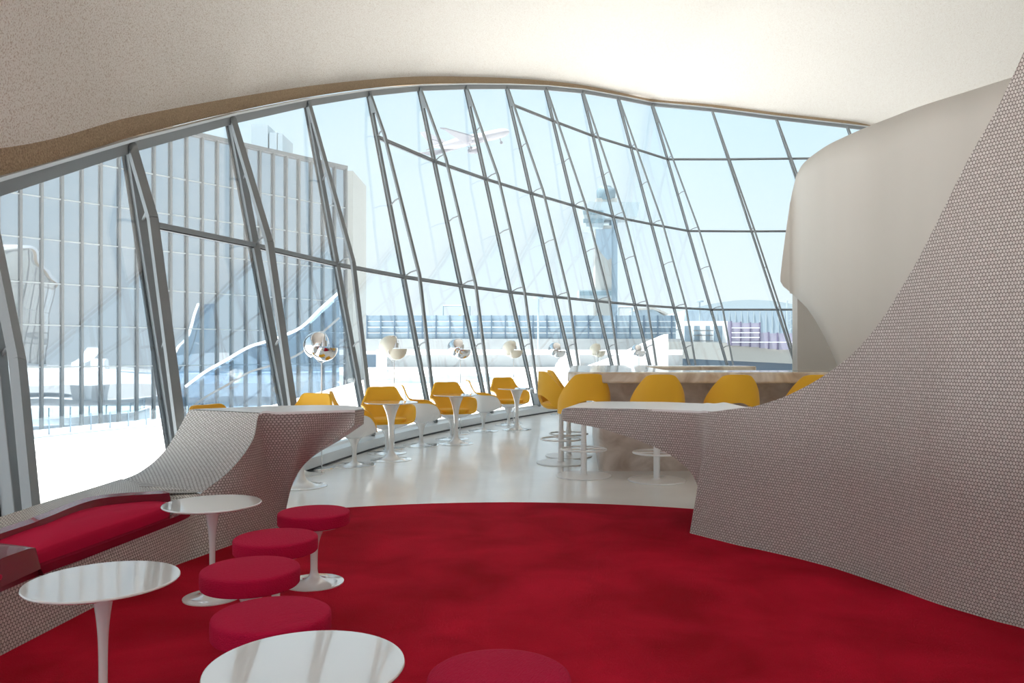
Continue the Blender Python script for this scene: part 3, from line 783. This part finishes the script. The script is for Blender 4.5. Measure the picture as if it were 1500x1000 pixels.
# curtain wall building on the left
D=60.0; P0=Vector(((506-750)/F*D,D,0)); dv=Vector((-.865,-1,0)).normalized()
dv=Vector((-(1727-750)/F,-1,0)).normalized(); nv=Vector((-dv.y,dv.x,0)); nv=Vector((1,-(1727-750)/F,0)).normalized()
zt=EYE+270/F*D
bd_=empty('curtain_wall_building',(P0.x,P0.y,-3),0,'tall grey curtain wall building with thin vertical fins outside the left windows','building')
o=Vector((P0.x,P0.y,-3))
def along(px):       # distance along facade of the point seen at pixel px
    r=(px-750)/F; return (P0.x-r*P0.y)/(r*dv.y-dv.x)
Lb=62.0
q=MB(); a=Vector((0,0,0)); 
q.slab([a,a+dv*Lb,a+dv*Lb+Vector((0,0,zt+3)),a+Vector((0,0,zt+3))],-nv*12)
q.build('glass_facade',bglass,bd_,False)
sp_=1.06; nfin=int(Lb/sp_)
for k in range(nfin+1):
    s_=k*sp_
    q=MB(); c=dv*s_+nv*.12; q.bar(c,c+Vector((0,0,zt+3.05)),.12,.16,side=dv); q.build('vertical_fin',bmull,bd_,False)
for z in (3.6,6.0,8.4,10.9,13.3,15.7):
    q=MB(); c=nv*.04+Vector((0,0,z)); q.bar(c,c+dv*Lb,.07,.07,side=(0,0,1)); q.build('floor_line',bspan,bd_,False)
q=MB(); c=nv*.1+Vector((0,0,zt+3.1)); q.bar(c,c+dv*Lb,.25,.4,side=(0,0,1)); q.build('parapet_cap',bmull,bd_,False)
s_=MB(); A0=at(517,HZ,66); s_.box(A0.x-1.3,A0.x,66,72,-3,EYE+268/F*66)
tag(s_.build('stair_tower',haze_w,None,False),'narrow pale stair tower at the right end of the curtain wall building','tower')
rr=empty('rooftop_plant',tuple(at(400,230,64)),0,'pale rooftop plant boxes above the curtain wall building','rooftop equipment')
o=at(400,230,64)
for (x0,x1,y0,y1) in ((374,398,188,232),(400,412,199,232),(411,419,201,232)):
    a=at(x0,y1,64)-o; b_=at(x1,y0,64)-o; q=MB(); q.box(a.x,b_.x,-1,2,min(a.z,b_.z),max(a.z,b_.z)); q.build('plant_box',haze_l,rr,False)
# added shape standing in for the white wing reflected in that building's glass
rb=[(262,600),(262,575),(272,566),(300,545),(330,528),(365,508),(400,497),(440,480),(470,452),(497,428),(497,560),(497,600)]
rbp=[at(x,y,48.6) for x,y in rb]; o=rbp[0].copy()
wg=empty('reflected_wing_standin',tuple(o),0,'added bluish sloping shape with white edge, standing in for a reflection in the curtain wall','reflection stand-in')
q=MB(); q.slab([p-o for p in rbp],(0,1.2,0)); q.build('reflection_panel',glass_mat('reflection_tint',(.62,.74,.84),1.0),wg,False)
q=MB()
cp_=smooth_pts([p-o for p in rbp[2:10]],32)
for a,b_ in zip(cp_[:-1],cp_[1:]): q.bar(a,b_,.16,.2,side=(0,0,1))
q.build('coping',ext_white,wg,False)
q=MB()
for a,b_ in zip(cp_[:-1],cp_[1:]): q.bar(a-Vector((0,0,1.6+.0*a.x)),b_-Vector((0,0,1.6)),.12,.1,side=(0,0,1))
q.build('dark_line',bmull,wg,False)

# low white roof wall with a grey panel in front of the viaduct
o=at(551,540,84)
lw_=empty('low_roof_wall',tuple(o),0,'low grey roof wall with bright white coping below the viaduct','wall')
def pbox(px0,px1,py0,py1,d,dep,o=Vector((0,0,0))):
    a=at(px0,py1,d)-o; b_=at(px1,py0,d)-o; m_=MB(); m_.box(a.x,b_.x,a.y,a.y+dep,a.z,b_.z); return m_
pbox(566,1000,519,538,84.5,3,o).build('grey_panel',concrete,lw_,False)
pbox(551,1000,512,519.5,84,4,o).build('coping',ext_white,lw_,False)
pbox(551,566,519,546,84,4,o).build('end_pier',ext_white,lw_,False)
pbox(566,1000,538,541,82,2,o).build('plinth',ext_white,lw_,False)
# shallow roof-light on the terrace
for (px,py,rx,ry,lb) in ((640,556,3.6,5,'shallow blue oval roof light on the white roof behind the chairs'),(700,550,3,5,'second oval roof light, farther right on the white roof')):
    c=on(px,py,TZ+.02); q=MB(); q.lathe([(1,0),(.97,.03),(.8,.06),(.001,.08)],40,sx=rx,sy=ry); oo=q.build('roof_light',fence_m); oo.location=c; tag(oo,lb,'roof light')
# TWA-style white swooping fins
def fin(pp,d,th,lb):
    P=[at(x,y,d) for x,y in pp]; o=P[0].copy(); q=MB(); q.slab([p-o for p in P],(0,th,0)); oo=q.build('roof_fin',ext_white,None,False); oo.location=o; tag(oo,lb,'roof fin')
fin([(845,662),(845,541),(870,534),(905,521),(940,505),(965,495),(979,489),(979,662)],34,1.2,'large white triangular roof fin rising to the right behind the bar')
fin([(815,655),(815,536),(820,527),(828,521),(838,518),(848,520),(850,530),(846,655)],36,1.0,'small white curved roof fin left of the large triangular one')

# viaduct with noise barrier
DV=112.0
o=at(515,518,DV); vi=empty('viaduct',tuple(o),0,'pale concrete viaduct carrying a blue-grey noise barrier across the view','viaduct')
pbox(300,1064,496,514,DV,8,o).build('parapet',concrete,vi,False)
pbox(300,1010,514,519,DV+2,4,o).build('deck_edge',ext_white,vi,False)
pbox(300,552,519,538,DV+4,4,o).build('underside_shadow',fence_p,vi,False)  # dark box standing in for the shadow beneath the deck
x0=517; 
q=pbox(517,990,462,496,DV+.6,.12,o); q.build('barrier_panels',fence_m,vi,False)
k=517
while k<990:
    pbox(k-1.0,k+1.0,461.5,496.5,DV+.3,.25,o).build('barrier_post',fence_p,vi,False); k+=20.3
for y in (470.5,479,487.5):
    pbox(517,990,y-.5,y+.5,DV+.35,.15,o).build('barrier_rail',alum,vi,False)
# right branch: descending ramp with lilac barrier
o=at(1000,518,90); ra=empty('descending_ramp',tuple(o),0,'pale concrete ramp with stepped lilac barrier panels at the right of the viaduct','ramp')
q=MB(); P=[at(980,500,92),at(1066,502,92),at(1172,512,92),at(1172,533,92),at(1066,528,92),at(980,524,92)]
q.slab([p-o for p in P],(0,6,0)); q.build('parapet',haze_w,ra,False)
q=MB(); P=[at(980,524,93),at(1066,528,93),at(1172,533,93),at(1172,545,93),at(980,545,93)]; q.slab([p-o for p in P],(0,3,0)); q.build('underside_shadow',fence_p,ra,False)  # dark slab standing in for the shadow beneath the ramp
st=[(1066,1071,471,505),(1072,1085,472,506),(1086,1099,473,507),(1100,1113,473,508),(1114,1126,487,510),(1127,1139,488,511),(1141,1166,488,512)]
for (a,b_,y0,y1) in st:
    pbox(a,b_,y0,y1,91.6,.2,o).build('barrier_panel',lilac,ra,False); pbox(b_-.3,b_+1.4,y0-1,y1+1,91.4,.3,o).build('barrier_post',lilac_d,ra,False)
for (a,b_,y) in ((1072,1113,480),(1072,1113,487),(1072,1113,494),(1072,1166,501)):
    pbox(a,b_,y-.5,y+.5,91.3,.15,o).build('barrier_rail',ext_white,ra,False)
# white toll-like frame between
o=at(1030,500,100); tf=empty('roadside_frame',tuple(o),0,'white framed roadside structure with dark openings between barrier and ramp','roadside structure')
pbox(1000,1066,470,502,100,1.0,o).build('white_panel',ext_white,tf,False)
for (a,b_) in ((1003,1012),(1017,1025),(1034,1040),(1046,1058)):
    pbox(a,b_,477,500,99.8,.3,o).build('opening',fence_m,tf,False)
for y in (484,491,499): pbox(1016,1045,y-.6,y+.6,99.6,.15,o).build('crossbar',bmull,tf,False)

# sign gantries
def gantry(px0,px1,y0,y1,d,sign,lb):
    o=at(px0,y1,d); g=empty('sign_gantry',tuple(o),0,lb,'sign gantry','sign gantries over the viaduct road')
    q=MB(); a,b_,c,e=[at(x,y,d)-o for x,y in ((px0,y1),(px0,y0),(px1,y0),(px1,y1))]
    q.tube([a,b_],.14,8);q.tube([b_,c],.14,8);q.tube([c,e],.14,8); q.build('frame',haze_l,g)
    if sign:
        x0,x1,z0,z1=sign; pbox(x0,x1,z0,z1,d-.4,.2,o).build('sign_panel',sign_y,g,False)
        mm=(x0+x1)/2
        if x1-x0>8: pbox(mm-1.5,mm+.2,z0+1.2,z1-1.5,d-.6,.1,o).build('sign_mark',bmull,g,False)
gantry(649,688,448,466,125,(671.5,675.5,461,465),'pale sign gantry with tiny yellow panel above the barrier, left of the tower')
gantry(906,926,450,466,125,(909,922,463.5,468.5),'pale sign gantry with yellow sign just right of the tower foot')
# light poles
def pole(px,y0,y1,d,lb):
    o=at(px,y1,d); o.z=-3.0; g=empty('light_pole',tuple(o),0,lb,'light pole','tall light poles beyond the barrier'); q=MB(); t_=at(px,y0,d)-o; q.tube([Vector((0,0,0)),t_],.13,8); q.build('mast',haze_l,g)
    q=MB(); q.lathe([(.001,-.2),(.7,-.15),(.7,.1),(.001,.2)],16); h_=q.build('lamp_head',haze,g); h_.location=t_
pole(526.5,428,466,140,'light pole with round head nearest the curtain wall building')
pole(788.5,436,500,108,'slim light pole standing above the barrier left of the tower')
pole(1025,441,475,140,'light pole with round head in front of the arched terminal')
# control tower
DT=320; o=at(888,520,DT); ct=empty('control_tower',tuple(o),0,'hazy air traffic control tower with wide cab behind the mullions','control tower')
u=DT/F
def tz(y): return (EYE-(y-HZ)*u)-o.z
def tx_(x): return (x-750)*u-o.x
def bx(x0,x1,y0,y1,dep,nm,mt,yo=0):
    q=MB(); q.box(tx_(x0),tx_(x1),yo,yo+dep,tz(y1),tz(y0)); return q.build(nm,mt,ct,False)
bx(872,896,330,475,7,'shaft',haze_w); bx(896,905,318,475,8,'shaft_shade_side',haze,1)  # right strip coloured blue for the shaded side of the shaft
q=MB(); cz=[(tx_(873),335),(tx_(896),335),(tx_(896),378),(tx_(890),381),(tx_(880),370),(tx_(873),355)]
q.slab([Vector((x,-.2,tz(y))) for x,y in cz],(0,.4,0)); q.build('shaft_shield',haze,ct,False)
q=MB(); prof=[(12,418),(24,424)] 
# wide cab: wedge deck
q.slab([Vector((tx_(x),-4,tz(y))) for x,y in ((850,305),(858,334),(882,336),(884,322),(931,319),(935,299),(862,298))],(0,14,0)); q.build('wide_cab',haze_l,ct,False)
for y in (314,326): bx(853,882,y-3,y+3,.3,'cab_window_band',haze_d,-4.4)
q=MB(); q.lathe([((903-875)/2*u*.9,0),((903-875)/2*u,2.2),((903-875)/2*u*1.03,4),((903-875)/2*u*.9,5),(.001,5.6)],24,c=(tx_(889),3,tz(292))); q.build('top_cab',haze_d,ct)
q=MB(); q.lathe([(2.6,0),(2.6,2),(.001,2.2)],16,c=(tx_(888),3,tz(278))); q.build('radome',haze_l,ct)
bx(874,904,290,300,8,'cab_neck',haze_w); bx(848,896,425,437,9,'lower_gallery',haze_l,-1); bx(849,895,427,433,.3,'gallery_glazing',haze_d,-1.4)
# arched terminal
o=at(1040,500,260); at_=empty('arched_terminal',tuple(o),0,'hazy terminal with a long shallow arched roof at the far right','terminal')
q=MB(); P=[at(1000,480,260)]
for k in range(21):
    x=1005+k*9.5; P.append(at(x,463-24*math.sin(PI*(k/20*.75+.12)),260))
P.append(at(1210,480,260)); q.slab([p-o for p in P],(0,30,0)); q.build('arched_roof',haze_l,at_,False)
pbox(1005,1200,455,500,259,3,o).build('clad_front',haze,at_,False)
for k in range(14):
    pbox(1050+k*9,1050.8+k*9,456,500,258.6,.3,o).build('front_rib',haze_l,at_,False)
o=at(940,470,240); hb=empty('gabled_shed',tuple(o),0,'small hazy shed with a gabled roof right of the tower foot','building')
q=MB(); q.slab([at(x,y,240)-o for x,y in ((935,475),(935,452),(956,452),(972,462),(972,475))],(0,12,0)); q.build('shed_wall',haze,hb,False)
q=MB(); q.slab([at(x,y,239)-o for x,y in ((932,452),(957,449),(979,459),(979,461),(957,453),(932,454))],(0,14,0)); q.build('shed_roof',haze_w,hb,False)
o=at(1158,500,200); o.z=-3; tt_=empty('lattice_mast',tuple(o),0,'pale lattice mast standing beside the smooth pillar at far right','mast')
q=MB(); xs=(1153,1163)
for x in xs: q.bar(Vector((at(x,500,200).x-o.x,0,0)),at(x,440,200)-o,.3,.3)
y=500; s_=0
while y>444:
    q.bar(at(xs[s_],y,200)-o,at(xs[1-s_],y-7,200)-o,.2,.2); y-=7; s_=1-s_
q.build('lattice',haze_l,tt_,False)

# airliner
pa=at(690,205,330); pl=empty('airliner',tuple(pa),0,'white twin-engine airliner climbing to the right past the sky','aeroplane')
u=330/F
q=MB(); Lf=118*u; pts=[];rad=[]
for k in range(25):
    t=k/24; x=(t-.5)*Lf; r=3.0*min(1,(t/.28)**.75 if t<.28 else 1)*(1 if t<.86 else math.sqrt(max(0,1-((t-.86)/.145)**2)))
    pts.append(Vector((x,0,(.9*(1-t/.3)**2 if t<.3 else 0)))); rad.append(max(r*.68,.15))
q.tube(pts,rad,20); q.build('fuselage',plane_m,pl)
q=MB(); q.slab([Vector(p) for p in ((4,-2,-1.2),(-4,-2,-1.2),(-13,-16,.8),(-15,-17.5,1.3),(-12.5,-16.5,1.0))],(0,0,.5)); q.build('wing',plane_d,pl,False)
q=MB(); q.slab([Vector(p) for p in ((4,2,-1.2),(-4,2,-1.2),(-15,17,2.3),(-20,20,6.2),(-13,17,2.5))],(0,0,.5)); q.build('wing',plane_d,pl,False)
for yy in (-6,6.5):
    q=MB(); q.tube([Vector((3.4,yy,-2.6)),Vector((2,yy,-2.6)),Vector((-1.2,yy,-2.5))],[1.35,1.5,.9],16); q.build('engine',plane_d,pl)
q=MB(); q.slab([Vector(p) for p in ((-10.5,0,1.8),(-17,0,1.6),(-20.5,0,8),(-18,0,8))],(0,.35,0)); q.build('tail_fin',plane_m,pl,False)
for sg in (-1,1):
    q=MB(); q.slab([Vector(p) for p in ((-12,sg*.8,1.0),(-15.5,sg*.8,1.0),(-19,sg*6,1.8),(-17.5,sg*6,1.8))],(0,0,.3)); q.build('tailplane',plane_d,pl,False)
for (x,yy) in ((12.5,0),(-1.5,-2),(-1.5,2)):
    q=MB(); q.tube([Vector((x,yy,-2)),Vector((x,yy,-4))],.18,8); q.tube([Vector((x,yy-.3,-4)),Vector((x,yy+.3,-4))],.6,12); q.build('landing_gear',plane_d,pl)
pl.rotation_euler=(math.radians(-6),math.radians(-15.5),math.radians(12))

# ------------------------------------------------------------------ light
w=bpy.data.worlds.new('sky'); bpy.context.scene.world=w; w.use_nodes=True; nt=w.node_tree; nt.nodes.clear()
out=nt.nodes.new('ShaderNodeOutputWorld'); bg=nt.nodes.new('ShaderNodeBackground'); tc=nt.nodes.new('ShaderNodeTexCoord'); sx=nt.nodes.new('ShaderNodeSeparateXYZ')
cr=nt.nodes.new('ShaderNodeValToRGB'); nz=nt.nodes.new('ShaderNodeTexNoise'); nz.inputs['Scale'].default_value=2.2; nz.inputs['Detail'].default_value=5
ad=nt.nodes.new('ShaderNodeMath'); ad.operation='MULTIPLY_ADD'; ad.inputs[1].default_value=.16
nt.links.new(tc.outputs['Generated'],sx.inputs[0]); nt.links.new(tc.outputs['Generated'],nz.inputs['Vector'])
nt.links.new(nz.outputs['Fac'],ad.inputs[0]); nt.links.new(sx.outputs['Z'],ad.inputs[2]); nt.links.new(ad.outputs[0],cr.inputs[0])
e=cr.color_ramp.elements; e[0].position=.06; e[0].color=(.86,.93,.965,1); e[1].position=.9; e[1].color=(.42,.66,.88,1)
n1=e.new(.24); n1.color=(.74,.88,.96,1); n2=e.new(.40); n2.color=(.62,.82,.945,1)
nt.links.new(cr.outputs[0],bg.inputs[0]); bg.inputs[1].default_value=.82; nt.links.new(bg.outputs[0],out.inputs[0])
sl=bpy.data.lights.new('sun','SUN'); sl.energy=13; sl.angle=math.radians(1.0); sl.color=(1,.96,.90)
so=bpy.data.objects.new('sun',sl); C.objects.link(so)
ws=MB(); ws.prism([(16.6,-6.2),(16.6,25.6),(16.8,25.6),(16.8,-6.2)],0,9); tag(ws.build('wall_side',plaster,None,False),kind='structure')  # unseen side wall, added to keep light from the ground off the ceiling
sd_=Vector((-.26,-.10,1)).normalized(); so.rotation_euler=sd_.to_track_quat('Z','Y').to_euler(); so.location=(0,0,40)

# ------------------------------------------------------------------ camera
cam=bpy.data.cameras.new('camera'); co=bpy.data.objects.new('camera',cam); C.objects.link(co)
cam.sensor_width=36; cam.lens=F/1500*36; co.location=(0,0,EYE); co.rotation_euler=(PI/2,0,0)
cam.shift_y=(HZ-500)/1500; cam.clip_end=2000; cam.clip_start=.05
S=bpy.context.scene; S.camera=co
S.view_settings.view_transform='Standard'; S.view_settings.look='None'; S.view_settings.gamma=1; S.view_settings.use_curve_mapping=False
S.view_settings.exposure=0.5
S.cycles.max_bounces=10; S.cycles.diffuse_bounces=6; S.cycles.transparent_max_bounces=24
